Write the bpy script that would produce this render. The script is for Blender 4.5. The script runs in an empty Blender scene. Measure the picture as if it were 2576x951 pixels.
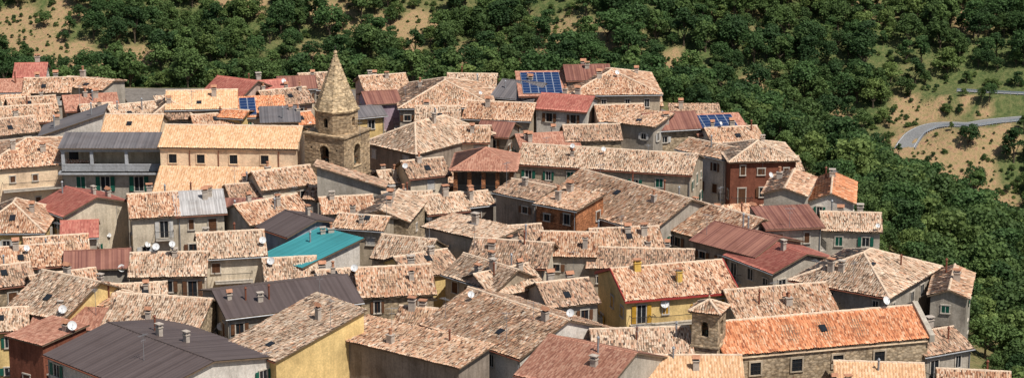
import bpy, math, random, time
import numpy as np
from mathutils import Vector, noise, Matrix
T0=time.time()
random.seed(11); rng=np.random.default_rng(11)
scn=bpy.context.scene
COL=scn.collection
# ------------------------------------------------------------------ survey
CZ=83.0; PITCH=math.radians(15); F=8660.0
cp,sp=math.cos(PITCH),math.sin(PITCH)
def ray(u,v):
    dx=(u-1920)/F; dy=-(v-708.5)/F
    return Vector((dx,cp+dy*sp,-sp+dy*cp))
def at(u,v,z):
    d=ray(u,v); t=(z-CZ)/d.z
    return Vector((d.x*t,d.y*t,z))
def proj(x,y,z):
    zc=z-CZ
    f=y*cp-zc*sp; up=y*sp+zc*cp
    return 1920+x/f*F, 708.5-up/f*F
# ------------------------------------------------------------------ materials
def newmat(name):
    m=bpy.data.materials.new(name); m.use_nodes=True
    nt=m.node_tree; b=nt.nodes['Principled BSDF']
    b.inputs['Roughness'].default_value=.9
    b.inputs['Specular IOR Level'].default_value=.2
    return m,nt,b
def N(nt,t,**k):
    n=nt.nodes.new(t)
    for a,c in k.items(): setattr(n,a,c)
    return n
def ramp(nt,stops,interp='LINEAR'):
    r=N(nt,'ShaderNodeValToRGB'); cr=r.color_ramp; cr.interpolation=interp
    while len(cr.elements)<len(stops): cr.elements.new(.5)
    for e,(p,c) in zip(cr.elements,stops):
        e.position=p; e.color=(c[0],c[1],c[2],1)
    return r
def mix(nt,fac,a,b,mode='MIX'):
    m=N(nt,'ShaderNodeMix',data_type='RGBA',blend_type=mode)
    for s,val in ((m.inputs[0],fac),(m.inputs[6],a),(m.inputs[7],b)):
        if hasattr(val,'links') or isinstance(val,bpy.types.NodeSocket): nt.links.new(val,s)
        elif isinstance(val,(int,float)): s.default_value=val
        else: s.default_value=(*val,1)
    return m.outputs[2]
def pos(nt,scale=(1,1,1)):
    g=N(nt,'ShaderNodeNewGeometry'); mp=N(nt,'ShaderNodeMapping')
    mp.inputs['Scale'].default_value=scale
    nt.links.new(g.outputs['Position'],mp.inputs['Vector']); return mp.outputs[0]
def noisen(nt,vec,scale,detail=4,rough=.6):
    n=N(nt,'ShaderNodeTexNoise'); n.inputs['Scale'].default_value=scale
    n.inputs['Detail'].default_value=detail; n.inputs['Roughness'].default_value=rough
    nt.links.new(vec,n.inputs['Vector']); return n.outputs[0]
def mul(c,k): return tuple(min(1,x*k) for x in c)

def wall_mat(name,c,stain=.5,stone=False,ss=(2.6,2.6,4.2)):
    m,nt,b=newmat(name)
    p=pos(nt)
    n1=noisen(nt,p,.35,5,.65)
    r=ramp(nt,[(.3,mul(c,.66)),(.5,c),(.72,mul(c,1.25))]); nt.links.new(n1,r.inputs[0])
    col=r.outputs[0]
    ps=pos(nt,(1.6,1.6,.22)); n2=noisen(nt,ps,1.0,4,.7)
    r2=ramp(nt,[(.36,(.45,.42,.38)),(.56,(1,1,1))]); nt.links.new(n2,r2.inputs[0])
    col=mix(nt,stain,col,r2.outputs[0],'MULTIPLY')
    n3=noisen(nt,p,5,4,.7)
    r3=ramp(nt,[(.3,(.7,.69,.67)),(.7,(1.15,1.15,1.15))]); nt.links.new(n3,r3.inputs[0])
    col=mix(nt,.8,col,r3.outputs[0],'MULTIPLY')
    hgt=n3
    if stone:
        v=N(nt,'ShaderNodeTexVoronoi'); v.inputs['Scale'].default_value=1.0
        nt.links.new(pos(nt,ss),v.inputs['Vector'])
        sx=N(nt,'ShaderNodeSeparateColor'); nt.links.new(v.outputs['Color'],sx.inputs[0])
        r4=ramp(nt,[(0,(.62,.58,.54)),(.5,(1,.96,.9)),(1,(1.45,1.36,1.22))]); nt.links.new(sx.outputs[0],r4.inputs[0])
        col=mix(nt,.8,col,r4.outputs[0],'MULTIPLY')
        r5=ramp(nt,[(.0,(1,1,1)),(.45,(.97,.97,.97)),(.64,(.55,.52,.48))]); nt.links.new(v.outputs['Distance'],r5.inputs[0])
        col=mix(nt,.8,col,r5.outputs[0],'MULTIPLY')
        hgt=v.outputs['Distance']
    nt.links.new(col,b.inputs['Base Color'])
    bp=N(nt,'ShaderNodeBump'); bp.inputs['Strength'].default_value=.5; bp.inputs['Distance'].default_value=.04
    if stone: bp.invert=True
    nt.links.new(hgt,bp.inputs['Height']); nt.links.new(bp.outputs[0],b.inputs['Normal'])
    return m
WALL={
 'g':wall_mat('plaster_grey',(.42,.365,.295)),
 'd':wall_mat('plaster_dark',(.31,.25,.195),.6),
 'b':wall_mat('plaster_beige',(.52,.42,.30)),
 'v':wall_mat('plaster_cream',(.68,.57,.42),.35),
 'w':wall_mat('plaster_pale',(.66,.60,.52),.3),
 'k':wall_mat('render_concrete',(.46,.40,.32),.3),
 'y':wall_mat('plaster_yellow',(.76,.54,.23),.25),
 'p':wall_mat('plaster_peach',(.88,.64,.42),.12),
 'q':wall_mat('plaster_pink',(.60,.42,.33),.45),
 'l':wall_mat('plaster_lilac',(.42,.31,.36),.4),
 'r':wall_mat('wall_rust',(.24,.085,.05),.6),
 'e':wall_mat('wall_bluegrey',(.32,.36,.40),.5),
 'n':wall_mat('plaster_modern_grey',(.46,.46,.46),.2),
 's':wall_mat('rubble_stone',(.50,.40,.28),.35,True),
 't':wall_mat('tower_stone',(.48,.36,.235),.3,True,(2.2,2.2,5)),
 'u':wall_mat('spire_stone',(.62,.48,.31),.25,True,(2.5,2.5,5)),
 'c':wall_mat('brick_orange',(.54,.23,.11),.5,True,(4,4,9)),
}
def roof_mat(name,stops,patch=.6,rough=.9,big=(.66,.58,.52),sx=2.0,stain=.65,tile=False):
    m,nt,b=newmat(name)
    b.inputs['Roughness'].default_value=rough
    a=N(nt,'ShaderNodeAttribute',attribute_name='tuv')
    mp=N(nt,'ShaderNodeVectorMath',operation='MULTIPLY_ADD'); mp.inputs[1].default_value=(sx,1,1); mp.inputs[2].default_value=(.5,0,0)
    nt.links.new(a.outputs['Vector'],mp.inputs[0])
    fl=N(nt,'ShaderNodeVectorMath',operation='FLOOR'); nt.links.new(mp.outputs[0],fl.inputs[0])
    wn=N(nt,'ShaderNodeTexWhiteNoise',noise_dimensions='3D'); nt.links.new(fl.outputs[0],wn.inputs['Vector'])
    n1=noisen(nt,fl.outputs[0],.27,4,.7)
    ad=N(nt,'ShaderNodeMath',operation='MULTIPLY_ADD'); ad.inputs[1].default_value=patch*1.6; nt.links.new(n1,ad.inputs[0])
    nt.links.new(wn.outputs['Value'],ad.inputs[2])
    sc=N(nt,'ShaderNodeMath',operation='SUBTRACT'); sc.inputs[1].default_value=patch*.8; nt.links.new(ad.outputs[0],sc.inputs[0])
    r=ramp(nt,stops); nt.links.new(sc.outputs[0],r.inputs[0])
    n2=noisen(nt,pos(nt),.3,6,.7)
    r2=ramp(nt,[(.34,big),(.5,(.94,.92,.9)),(.62,(1.06,1.04,1.02)),(.8,(1.18,1.15,1.12))]); nt.links.new(n2,r2.inputs[0])
    col=mix(nt,stain,r.outputs[0],r2.outputs[0],'MULTIPLY')
    if tile:
        n3=noisen(nt,pos(nt),1.6,5,.75)
        r3=ramp(nt,[(.36,(.62,.56,.51)),(.5,(1,1,1)),(.7,(1.15,1.13,1.1))]); nt.links.new(n3,r3.inputs[0])
        col=mix(nt,.5,col,r3.outputs[0],'MULTIPLY')
    nt.links.new(col,b.inputs['Base Color'])
    return m
OLD=[(0,(.09,.06,.045)),(.12,(.24,.14,.09)),(.28,(.50,.285,.17)),(.48,(.62,.415,.265)),(.66,(.71,.53,.375)),(.84,(.59,.28,.155)),(1,(.79,.67,.52))]
OLD2=[(0,(.10,.07,.055)),(.14,(.29,.19,.125)),(.34,(.57,.385,.255)),(.58,(.69,.52,.37)),(.80,(.76,.63,.485)),(.92,(.60,.31,.18)),(1,(.72,.47,.32))]
OLD3=[(0,(.09,.055,.04)),(.16,(.36,.17,.10)),(.40,(.58,.31,.18)),(.68,(.69,.45,.29)),(1,(.78,.61,.45))]
OLD4=[(0,(.08,.055,.045)),(.20,(.25,.165,.115)),(.44,(.46,.305,.20)),(.7,(.60,.43,.30)),(.88,(.53,.27,.16)),(1,(.70,.56,.43))]
KIND={ # pitch,row,prof,step,jit,mat,profile
 'T':(.25,.38,.08,.045,.020,roof_mat('old_coppi_tiles',OLD,.42,tile=True),None),
 'A':(.25,.38,.08,.045,.020,roof_mat('old_coppi_tiles_pale',OLD2,.42,tile=True),None),
 'B':(.25,.38,.08,.045,.020,roof_mat('old_coppi_tiles_orange',OLD3,.42,tile=True),None),
 'C':(.25,.38,.08,.045,.023,roof_mat('old_coppi_tiles_brown',OLD4,.5,tile=True),None),
 'O':(.26,.40,.08,.04,.014,roof_mat('orange_coppi_tiles',[(0,(.30,.11,.06)),(.25,(.57,.21,.095)),(.5,(.71,.285,.135)),(.8,(.76,.37,.19)),(1,(.78,.50,.32))],.4,stain=.35),None),
 'P':(.30,.42,.075,.04,.006,roof_mat('new_peach_tiles',[(0,(.60,.34,.18)),(.4,(.76,.46,.25)),(.75,(.82,.53,.31)),(1,(.85,.61,.40))],.2,stain=.3),None),
 'F':(.30,.40,.035,.03,.006,roof_mat('flat_red_tiles',[(0,(.32,.14,.095)),(.5,(.47,.22,.145)),(1,(.57,.32,.22))],.3,stain=.6),None),
 'R':(.34,.45,.035,.025,.003,roof_mat('red_sheet_tiles',[(0,(.38,.12,.09)),(.5,(.50,.165,.12)),(1,(.58,.24,.17))],.3,.6,stain=.5),None),
 'M':(.50,99,.05,0,0,roof_mat('brown_seam_metal',[(0,(.085,.064,.058)),(1,(.118,.09,.082))],.2,.45,stain=.3),(1,0,0,0)),
 'S':(.40,99,.05,0,0,roof_mat('slate_grey_metal',[(0,(.12,.11,.11)),(1,(.19,.17,.165))],.3,.5,stain=.5),(1,0,0,0)),
 'U':(.34,99,.05,0,0,roof_mat('maroon_ribbed_metal',[(0,(.17,.07,.055)),(1,(.32,.15,.105))],.4,.6,stain=.7),(1,.3,0,.3)),
 'G':(.30,3.0,.05,.02,0,roof_mat('grey_corrugated_sheet',[(0,(.32,.30,.285)),(1,(.52,.495,.47))],.4,.6,stain=.7),(0,.5,1,.5)),
 'K':(.40,99,.05,0,0,roof_mat('teal_sheet_metal',[(0,(.04,.20,.21)),(1,(.055,.26,.27))],.3,.5,stain=.4),(1,0,0,0)),
}
TK='TABCOP'
def plain(name,c,rough=.8,metal=0,var=.25):
    m,nt,b=newmat(name); b.inputs['Roughness'].default_value=rough; b.inputs['Metallic'].default_value=metal
    n=noisen(nt,pos(nt),2.5,4,.65); r=ramp(nt,[(.3,mul(c,1-var)),(.7,mul(c,1+var))]); nt.links.new(n,r.inputs[0])
    nt.links.new(r.outputs[0],b.inputs['Base Color']); return m
MR=plain('ridge_mortar_tiles',(.64,.48,.34)); MSLAB=plain('roof_soffit',(.16,.11,.07))
MGL=plain('window_glass',(.02,.022,.025),.15); MFR=plain('window_surround',(.50,.44,.36))
SH={'gr':plain('shutter_green',(.015,.10,.065),.5),'br':plain('shutter_brown',(.13,.06,.03),.6),'wh':plain('shutter_white',(.55,.52,.47),.6),'ye':plain('shutter_ochre',(.50,.27,.03),.6)}
MIRON=plain('iron_railing',(.05,.045,.04),.6); MDISH=plain('dish_white',(.66,.65,.62),.5,var=.06); MSTEEL=plain('galvanised_steel',(.30,.30,.30),.5,.3)
MCH=plain('chimney_render',(.44,.37,.30)); MTC=plain('terracotta_pot',(.44,.21,.12)); MTRIM=plain('trim_red',(.36,.05,.04),.6)
MWHITE=plain('white_paint',(.62,.60,.56)); MPV=plain('solar_cell',(.014,.035,.10),.12,var=.15); MPVF=plain('solar_frame',(.34,.37,.42),.4)
MBELL=plain('bronze_bell',(.07,.08,.06),.4,.6); MDARK=plain('dark_interior',(.02,.018,.015)); MBLUE=plain('robe_blue',(.40,.55,.70)); MSKIN=plain('statue_white',(.72,.70,.66))
MYEL=plain('chimney_yellow',(.64,.42,.10)); MCOPPER=plain('rust_flue',(.20,.07,.04),.6)
# ------------------------------------------------------------------ mesh builders
class MB:
    def __init__(s): s.v=[]; s.f=[]; s.m=[]; s.mats=[]
    def mi(s,mat):
        if mat not in s.mats: s.mats.append(mat)
        return s.mats.index(mat)
    def poly(s,pts,mat):
        i=len(s.v); s.v+= [tuple(p) for p in pts]; s.f.append(tuple(range(i,i+len(pts)))); s.m.append(s.mi(mat))
    def hexa(s,b,t,mat):
        i=len(s.v); s.v+=[tuple(p) for p in b]+[tuple(p) for p in t]; n=len(b); k=s.mi(mat)
        s.f.append(tuple(range(i+n-1,i-1,-1))); s.m.append(k)
        s.f.append(tuple(range(i+n,i+2*n))); s.m.append(k)
        for a in range(n):
            c=(a+1)%n; s.f.append((i+a,i+c,i+n+c,i+n+a)); s.m.append(k)
    def box(s,x0,x1,y0,y1,z0,z1,mat):
        s.hexa([(x0,y0,z0),(x1,y0,z0),(x1,y1,z0),(x0,y1,z0)],[(x0,y0,z1),(x1,y0,z1),(x1,y1,z1),(x0,y1,z1)],mat)
    def ob(s,o,a,n,A,B,Z,mat):
        o=Vector(o);a=Vector(a);n=Vector(n);z=Vector((0,0,1))
        c=[o+a*A[i]+n*B[j]+z*Z[0] for i,j in((0,0),(1,0),(1,1),(0,1))]
        d=[p+z*(Z[1]-Z[0]) for p in c]; s.hexa(c,d,mat)
    def cyl(s,p,q,r0,r1,mat,n=8):
        p=Vector(p);q=Vector(q);d=(q-p).normalized()
        a=d.orthogonal().normalized(); b=d.cross(a)
        s.hexa([p+(a*math.cos(t)+b*math.sin(t))*r0 for t in [2*math.pi*i/n for i in range(n)]],
               [q+(a*math.cos(t)+b*math.sin(t))*r1 for t in [2*math.pi*i/n for i in range(n)]],mat)
    def lathe(s,c,prof,mat,n=16):
        for (r0,z0),(r1,z1) in zip(prof[:-1],prof[1:]):
            for i in range(n):
                t0=2*math.pi*i/n;t1=2*math.pi*(i+1)/n
                P=lambda r,t,z:(c[0]+r*math.cos(t),c[1]+r*math.sin(t),c[2]+z)
                s.poly([P(r0,t0,z0),P(r0,t1,z0),P(r1,t1,z1),P(r1,t0,z1)],mat)
    def obj(s,name,parent=None,loc=None):
        me=bpy.data.meshes.new(name); me.from_pydata(s.v,[],s.f)
        for m in s.mats: me.materials.append(m)
        me.polygons.foreach_set('material_index',s.m); me.update()
        o=bpy.data.objects.new(name,me); COL.objects.link(o)
        if parent: o.parent=parent
        if loc is not None: o.location=loc
        return o
def empty(name,loc=(0,0,0),rz=0):
    e=bpy.data.objects.new(name,None); e.empty_display_size=.5; COL.objects.link(e); e.location=loc; e.rotation_euler=(0,0,rz); return e
class Tiles:
    def __init__(s): s.V=[];s.F=[];s.T=[];s.n=0
    def slope(s,p0,p1,q0,q1,kind):
        P,RL,ph,hb,jit,_,prof=KIND[kind]; prof=np.array(prof if prof else (0,.72,1,.72))*ph
        p0,p1,q0,q1=[np.array(x,float) for x in(p0,p1,q0,q1)]
        eu=p1-p0; W=np.linalg.norm(eu)
        if W<.05: return
        eu/=W; d=q0-p0; a=d@eu; ev=d-a*eu; L=np.linalg.norm(ev)
        if L<.05: return
        ev/=L; b=(q1-p0)@eu; n=np.cross(eu,ev)
        if n[2]<0: n=-n
        lo=min(0,a); hi=max(W,b); S=4; nc=int(math.ceil((hi-lo)/P)); us=lo+np.arange(nc*S+1)*P/S
        nr=max(1,int(math.ceil(L/RL)))
        v=[];h=[];rw=[]
        for j in range(nr):
            v+= [j*RL,min((j+1)*RL,L)]; h+=[hb,0.]; rw+=[j,j]
        v=np.array(v);h=np.array(h);rw=np.array(rw)
        J=rng.normal(0,jit,(nr,nc+1)) if jit else np.zeros((nr,nc+1))
        k=np.arange(nc*S+1); H=prof[k%S][None,:]+h[:,None]+J[rw][:,k//S]*(k%S!=0)[None,:]
        U=np.broadcast_to(us[None,:],H.shape); V=np.broadcast_to(v[:,None],H.shape).copy()
        if jit: V[0]-=rng.uniform(0,.09,nc+1)[k//S]
        if jit>.01: H=H-.06*np.sin(np.pi*np.clip(V/L,0,1))*np.sin(np.pi*(U-lo)/(hi-lo))+.025*np.sin(U*1.7+rng.uniform(0,6))
        Uw=U
        if jit>.01: Uw=U+.05*np.sin(V*1.3+rng.uniform(0,6))+.03*np.sin(V*3.1+U*.5)
        Uc=np.clip(Uw,a*V/L,W+(b-W)*V/L)
        pts=p0+Uc[...,None]*eu+V[...,None]*ev+(H+.02)[...,None]*n
        off=rng.integers(0,5000,2)
        tuv=np.stack([np.broadcast_to(us/P,V.shape)+off[0],V/RL+off[1],np.zeros_like(V)],-1)
        nv,nu=H.shape; idx=(np.arange(nv)[:,None]*nu+np.arange(nu)[None,:])
        f=np.stack([idx[:-1,:-1],idx[:-1,1:],idx[1:,1:],idx[1:,:-1]],-1)
        wd=np.maximum(Uc[:-1,1:]-Uc[:-1,:-1],Uc[1:,1:]-Uc[1:,:-1])>1e-4
        f=f[wd].reshape(-1,4)+s.n
        s.V.append(pts.reshape(-1,3)); s.T.append(tuv.reshape(-1,3)); s.F.append(f); s.n+=nv*nu
    def obj(s,name,kind,parent=None):
        if not s.V: return
        V=np.concatenate(s.V);T=np.concatenate(s.T);Fa=np.concatenate(s.F).astype(np.int32)
        me=bpy.data.meshes.new(name); me.vertices.add(len(V)); me.vertices.foreach_set('co',V.ravel().astype(np.float32))
        me.loops.add(Fa.size); me.loops.foreach_set('vertex_index',Fa.ravel())
        me.polygons.add(len(Fa)); me.polygons.foreach_set('loop_start',np.arange(0,Fa.size,4,dtype=np.int32))
        at_=me.attributes.new('tuv','FLOAT_VECTOR','POINT'); at_.data.foreach_set('vector',T.ravel().astype(np.float32))
        me.materials.append(KIND[kind][5]); me.update(calc_edges=True); me.validate()
        o=bpy.data.objects.new(name,me); COL.objects.link(o)
        if parent: o.parent=parent
        return o
def roofz(rt,x,y,W,D,ze,R):
    if rt=='g': return ze+R*(1-abs(y-D/2)/(D/2))
    if rt=='p': return ze+R*(1-abs(x-W/2)/(W/2))
    if rt=='s': return ze+R*y/D
    if rt=='b': return ze-R*y/D
    if rt=='r': return ze+R*x/W
    if rt=='l': return ze+R*(1-x/W)
    if rt=='h':
        k=R/(min(W,D)/2); return ze+k*min(x,W-x,y,D-y)
    return ze
def slab(mb,p0,p1,q0,q1,t=.12):
    z=Vector((0,0,t)); P=[Vector(p) for p in (p0,p1,q1,q0)]
    mb.hexa([p-z for p in P],P,MSLAB)
def ridge(mb,a,b,mat,r=.15):
    a=Vector(a);b=Vector(b);L=(b-a).length; n=max(1,int(L/.5)); d=(b-a)/n
    s=d.cross(Vector((0,0,1))).normalized()
    for i in range(n):
        p=a+d*i;q=a+d*(i+1.04); j=random.uniform(-.015,.02)
        pr=[(-r,-.05),(-r*.75,r*.55+j),(0,r*.9+j),(r*.75,r*.55+j),(r,-.05)]
        mb.hexa([p+s*x+Vector((0,0,z)) for x,z in pr],[q+s*x*.85+Vector((0,0,z*.85)) for x,z in pr],mat)
def roof(mb,ti,rt,W,D,ze,R,kind,ov=.35,x0=0,y0=0):
    zo=.14; o=ov
    def V3(x,y,z): return Vector((x+x0,y+y0,z+zo))
    sl=[]; rd=[]
    if rt=='g':
        k=R/(D/2); e=ze-k*o; t=ze+R
        sl=[(V3(-o,-o,e),V3(W+o,-o,e),V3(-o,D/2,t),V3(W+o,D/2,t)),(V3(W+o,D+o,e),V3(-o,D+o,e),V3(W+o,D/2,t),V3(-o,D/2,t))]
        rd=[(V3(-o,D/2,t),V3(W+o,D/2,t))]
    elif rt=='p':
        k=R/(W/2); e=ze-k*o; t=ze+R
        sl=[(V3(-o,D+o,e),V3(-o,-o,e),V3(W/2,D+o,t),V3(W/2,-o,t)),(V3(W+o,-o,e),V3(W+o,D+o,e),V3(W/2,-o,t),V3(W/2,D+o,t))]
        rd=[(V3(W/2,-o,t),V3(W/2,D+o,t))]
    elif rt in 'sb':
        k=R/D*(1 if rt=='s' else -1)
        if rt=='s': sl=[(V3(-o,-o,ze-k*o),V3(W+o,-o,ze-k*o),V3(-o,D+o,ze+k*(D+o)),V3(W+o,D+o,ze+k*(D+o)))]
        else: sl=[(V3(W+o,D+o,ze+k*(D+o)),V3(-o,D+o,ze+k*(D+o)),V3(W+o,-o,ze-k*o),V3(-o,-o,ze-k*o))]
    elif rt=='r':
        k=R/W; sl=[(V3(-o,D+o,ze-k*o),V3(-o,-o,ze-k*o),V3(W+o,D+o,ze+R+k*o),V3(W+o,-o,ze+R+k*o))]
    elif rt=='l':
        k=R/W; sl=[(V3(W+o,-o,ze-k*o),V3(W+o,D+o,ze-k*o),V3(-o,-o,ze+R+k*o),V3(-o,D+o,ze+R+k*o))]
    elif rt=='h':
        m=min(W,D)/2; k=R/m; e=ze-k*o; t=ze+R
        if W>=D: r0=V3(m,D/2,t); r1=V3(W-m,D/2,t)
        else: r0=V3(W/2,m,t); r1=V3(W/2,D-m,t)
        c=[V3(-o,-o,e),V3(W+o,-o,e),V3(W+o,D+o,e),V3(-o,D+o,e)]
        if W>=D: sl=[(c[0],c[1],r0,r1),(c[1],c[2],r1,r1),(c[2],c[3],r1,r0),(c[3],c[0],r0,r0)]
        else: sl=[(c[0],c[1],r0,r0),(c[1],c[2],r0,r1),(c[2],c[3],r1,r1),(c[3],c[0],r1,r0)]
        rd=[(r0,r1)] if (r1-r0).length>.3 else []
        near=[r0,r1,r1,r0] if W>=D else [r0,r0,r1,r1]
        rd+=[(c[i],near[i]) for i in range(4)]
    for q in sl:
        slab(mb,*q); ti.slope(*q,kind)
    rm=MR if kind in TK else KIND[kind][5]
    for a,b in rd: ridge(mb,a+Vector((0,0,.05)),b+Vector((0,0,.05)),rm,.16 if kind in TK else .1)
def perim(rt,W,D,ze,R):
    t=ze+R
    if rt=='g': return [(0,0,ze),(W,0,ze),(W,D/2,t),(W,D,ze),(0,D,ze),(0,D/2,t)]
    if rt=='p': return [(0,0,ze),(W/2,0,t),(W,0,ze),(W,D,ze),(W/2,D,t),(0,D,ze)]
    return [(x,y,roofz(rt,x,y,W,D,ze,R)) for x,y in((0,0),(W,0),(W,D),(0,D))]
def walls(mb,rt,W,D,ze,R,mat,zb=-2.5):
    P=perim(rt,W,D,ze,R); n=len(P)
    for i in range(n):
        a=P[i];b=P[(i+1)%n]; mb.poly([(a[0],a[1],zb),(b[0],b[1],zb),b,a],mat)
def window(mb,o,a,n,w,h,sh=None,door=False):
    mb.ob(o,a,n,(-w/2,w/2),(.005,.02),(0,h),MGL)
    fr=MFR
    mb.ob(o,a,n,(-w/2-.12,-w/2),(0,.09),(0,h),fr); mb.ob(o,a,n,(w/2,w/2+.12),(0,.09),(0,h),fr)
    mb.ob(o,a,n,(-w/2-.16,w/2+.16),(0,.11),(h,h+.14),fr)
    if not door: mb.ob(o,a,n,(-w/2-.16,w/2+.16),(0,.16),(-.12,0),fr)
    mb.ob(o,a,n,(-.03,.03),(.02,.05),(0,h),SH['wh'] if sh!='br' else SH['br'])
    if sh:
        m=SH[sh]
        if random.random()<.5:
            mb.ob(o,a,n,(-w/2-.12-w/2,-w/2-.13),(.095,.14),(0,h),m); mb.ob(o,a,n,(w/2+.13,w+.12),(.095,.14),(0,h),m)
        else:
            k=10
            for sgn in (-1,1):
                A=(-w/2+.0,-.03) if sgn<0 else (.03,w/2)
                mb.ob(o,a,n,A,(.022,.05),(0,h),m)
                for i in range(k): mb.ob(o,a,n,(A[0]+.05,A[1]-.05),(.052,.072),(h*(i+.2)/k,h*(i+.65)/k),m)
def balcony(mb,o,a,n,w,d=1.0):
    mb.ob(o,a,n,(-w/2,w/2),(0,d),(-.15,0),MFR)
    for z in(.95,.08): mb.ob(o,a,n,(-w/2,w/2),(d-.06,d-.02),(z,z+.05),MIRON); 
    for s in(-1,1):
        mb.ob(o,a,n,(s*w/2-.02,s*w/2+.02),(0,d),(.95,1.0),MIRON)
    k=int(w/.14)
    for i in range(k+1):
        x=-w/2+w*i/k; mb.ob(o,a,n,(x-.012,x+.012),(d-.055,d-.03),(0,.95),MIRON)
def chimney(mb,x,y,z,style=None,h=None):
    st=style or random.choice(['slab','slab','pipe','hat','pot','hat','pipe'])
    w=random.uniform(.22,.36); h=h or random.uniform(.6,1.3)
    if st=='pipe':
        m=random.choice([MSTEEL,MCOPPER]); mb.cyl((x,y,z-.5),(x,y,z+h+.5),.10,.10,m); mb.cyl((x,y,z+h+.55),(x,y,z+h+.75),.18,.05,m); return
    mc=MYEL if st=='yel' else MCH
    mb.box(x-w,x+w,y-w*.8,y+w*.8,z-1,z+h,mc)
    mb.box(x-w-.07,x+w+.07,y-w*.8-.07,y+w*.8+.07,z+h,z+h+.09,mc)
    if st=='slab' or st=='yel':
        for a in(-1,1):
            for b in(-1,1): mb.box(x+a*w*.8-.05,x+a*w*.8+.05,y+b*w*.6-.05,y+b*w*.6+.05,z+h+.09,z+h+.36,mc)
        mb.box(x-w-.1,x+w+.1,y-w-.02,y+w+.02,z+h+.36,z+h+.44,MTC if random.random()<.5 else mc)
    elif st=='hat':
        mb.box(x-w*.7,x+w*.7,y-w*.5,y+w*.5,z+h+.09,z+h+.3,MDARK)
        mb.hexa([(x-w-.1,y-w,z+h+.3),(x+w+.1,y-w,z+h+.3),(x+w+.1,y+w,z+h+.3),(x-w-.1,y+w,z+h+.3)],
                [(x-w-.1,y-.03,z+h+.62),(x+w+.1,y-.03,z+h+.62),(x+w+.1,y+.03,z+h+.62),(x-w-.1,y+.03,z+h+.62)],MTC)
    else:
        mb.cyl((x,y,z+h+.09),(x,y,z+h+.6),.17,.13,MTC); mb.cyl((x,y,z+h+.62),(x,y,z+h+.72),.2,.2,MTC)
FOOT=[]
def house(u1,v1,u2,v2,ze,D,rt,R,kind,wl,name=None,win=1,ch=None,shut=None,trim=False,solar=False,ov=None,balc=False,A=None,B=None):
    A=A or at(u1,v1,ze); B=B or at(u2,v2,ze); d=B-A; W=d.length; rz=math.atan2(d.y,d.x)
    if name is None:
        if wl=='b': wl=random.choice('bbvvyq')
        elif wl=='g': wl=random.choice('gggkbv')
        elif wl=='d': wl=random.choice('dgs')
    if name is None: name={'s':'stone_house','y':'yellow_house','c':'brick_house'}.get(wl,'plaster_house')
    e=empty(name,(A.x,A.y,0),rz)
    FOOT.append((A.x,A.y,rz,W,D))
    mb=MB(); walls(mb,rt,W,D,ze,R,WALL[wl]); mb.obj('walls',e)
    kk=kind
    if kind=='T': kk=random.choice('TTTAABCC')
    mb=MB(); ti=Tiles(); ov=ov if ov is not None else random.uniform(.25,.45)
    roof(mb,ti,rt,W,D,ze,R,kk,ov)
    if trim:
        for y in(-ov-.03,): mb.box(-ov,W+ov,y-.1,y,ze-R/(D/2)*ov-.05,ze-R/(D/2)*ov+.16,MTRIM)
        for x in(-ov-.02,W+ov-.08):
            k=R/(D/2)
            for s in(0,1):
                y0=-ov if s==0 else D+ov
                mb.hexa([(x,y0,ze-k*ov+.02),(x+.1,y0,ze-k*ov+.02),(x+.1,D/2,ze+R+.02),(x,D/2,ze+R+.02)],[(x,y0,ze-k*ov+.34),(x+.1,y0,ze-k*ov+.34),(x+.1,D/2,ze+R+.34),(x,D/2,ze+R+.34)],MTRIM)
    elif random.random()<.6 and rt in 'gsh':   # gutter
        k=R/(D/2 if rt=='g' else (min(W,D)/2 if rt=='h' else D)); z=ze-k*ov+.02
        mb.cyl((-ov,-ov-.08,z),(W+ov,-ov-.08,z),.07,.07,MCOPPER if random.random()<.5 else MSTEEL,6)
        xx=random.choice([.15,W-.15]); mb.cyl((xx,-.1,z-.1),(xx,-.1,-1),.05,.05,MSTEEL,6)
    mb.obj('roof_structure',e); ti.obj('roof_tiles' if kk in TK+'FR' else 'roof_sheets',kk,e)
    mb=MB()
    if win:
        shc=shut or random.choice([None,'br','br','gr','wh','br'])
        for (o,a,n,L) in ((Vector((0,0,0)),(1,0,0),(0,-1,0),W),(Vector((0,0,0)),(0,1,0),(-1,0,0),D),(Vector((W,0,0)),(0,1,0),(1,0,0),D),(Vector((0,D,0)),(1,0,0),(0,1,0),W)):
            k=max(1,int(L/2.6)); front=(n==(0,-1,0))
            for st in range(2):
                zb=ze-(1.8 if front else 2.2)-st*3.0
                for i in range(k):
                    if random.random()<(.8 if front else .55):
                        x=L*(i+.5)/k+random.uniform(-.3,.3)
                        w=random.choice([.6,.8,.9]);h=random.choice([.8,1.1,1.25])
                        if w>.7 and random.random()<.18: window(mb,o+Vector(a)*x+Vector((0,0,zb-.8)),a,n,.95,2.0,shc,True); balcony(mb,o+Vector(a)*x+Vector((0,0,zb-.85)),a,n,min(2.6,L*.4),.9)
                        else: window(mb,o+Vector(a)*x+Vector((0,0,zb)),a,n,w,h,shc)
        if balc:
            balcony(mb,Vector((W*.5,0,ze-2.7)),(1,0,0),(0,-1,0),W*.6,1.1)
        if mb.f: mb.obj('windows',e)
    mb=MB()
    if ch is None: ch=random.choice([1,1,2,2,3,3]) if W*D>45 else random.choice([0,1,1,2])
    chs=ch if isinstance(ch,list) else [(random.uniform(.12,.88)*W,random.choice([random.uniform(.15,.45),random.uniform(.5,.9)])*D,None) for _ in range(ch)]
    for x,y,st in chs:
        chimney(mb,x,y,roofz(rt,x,y,W,D,ze,R),st)
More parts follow.
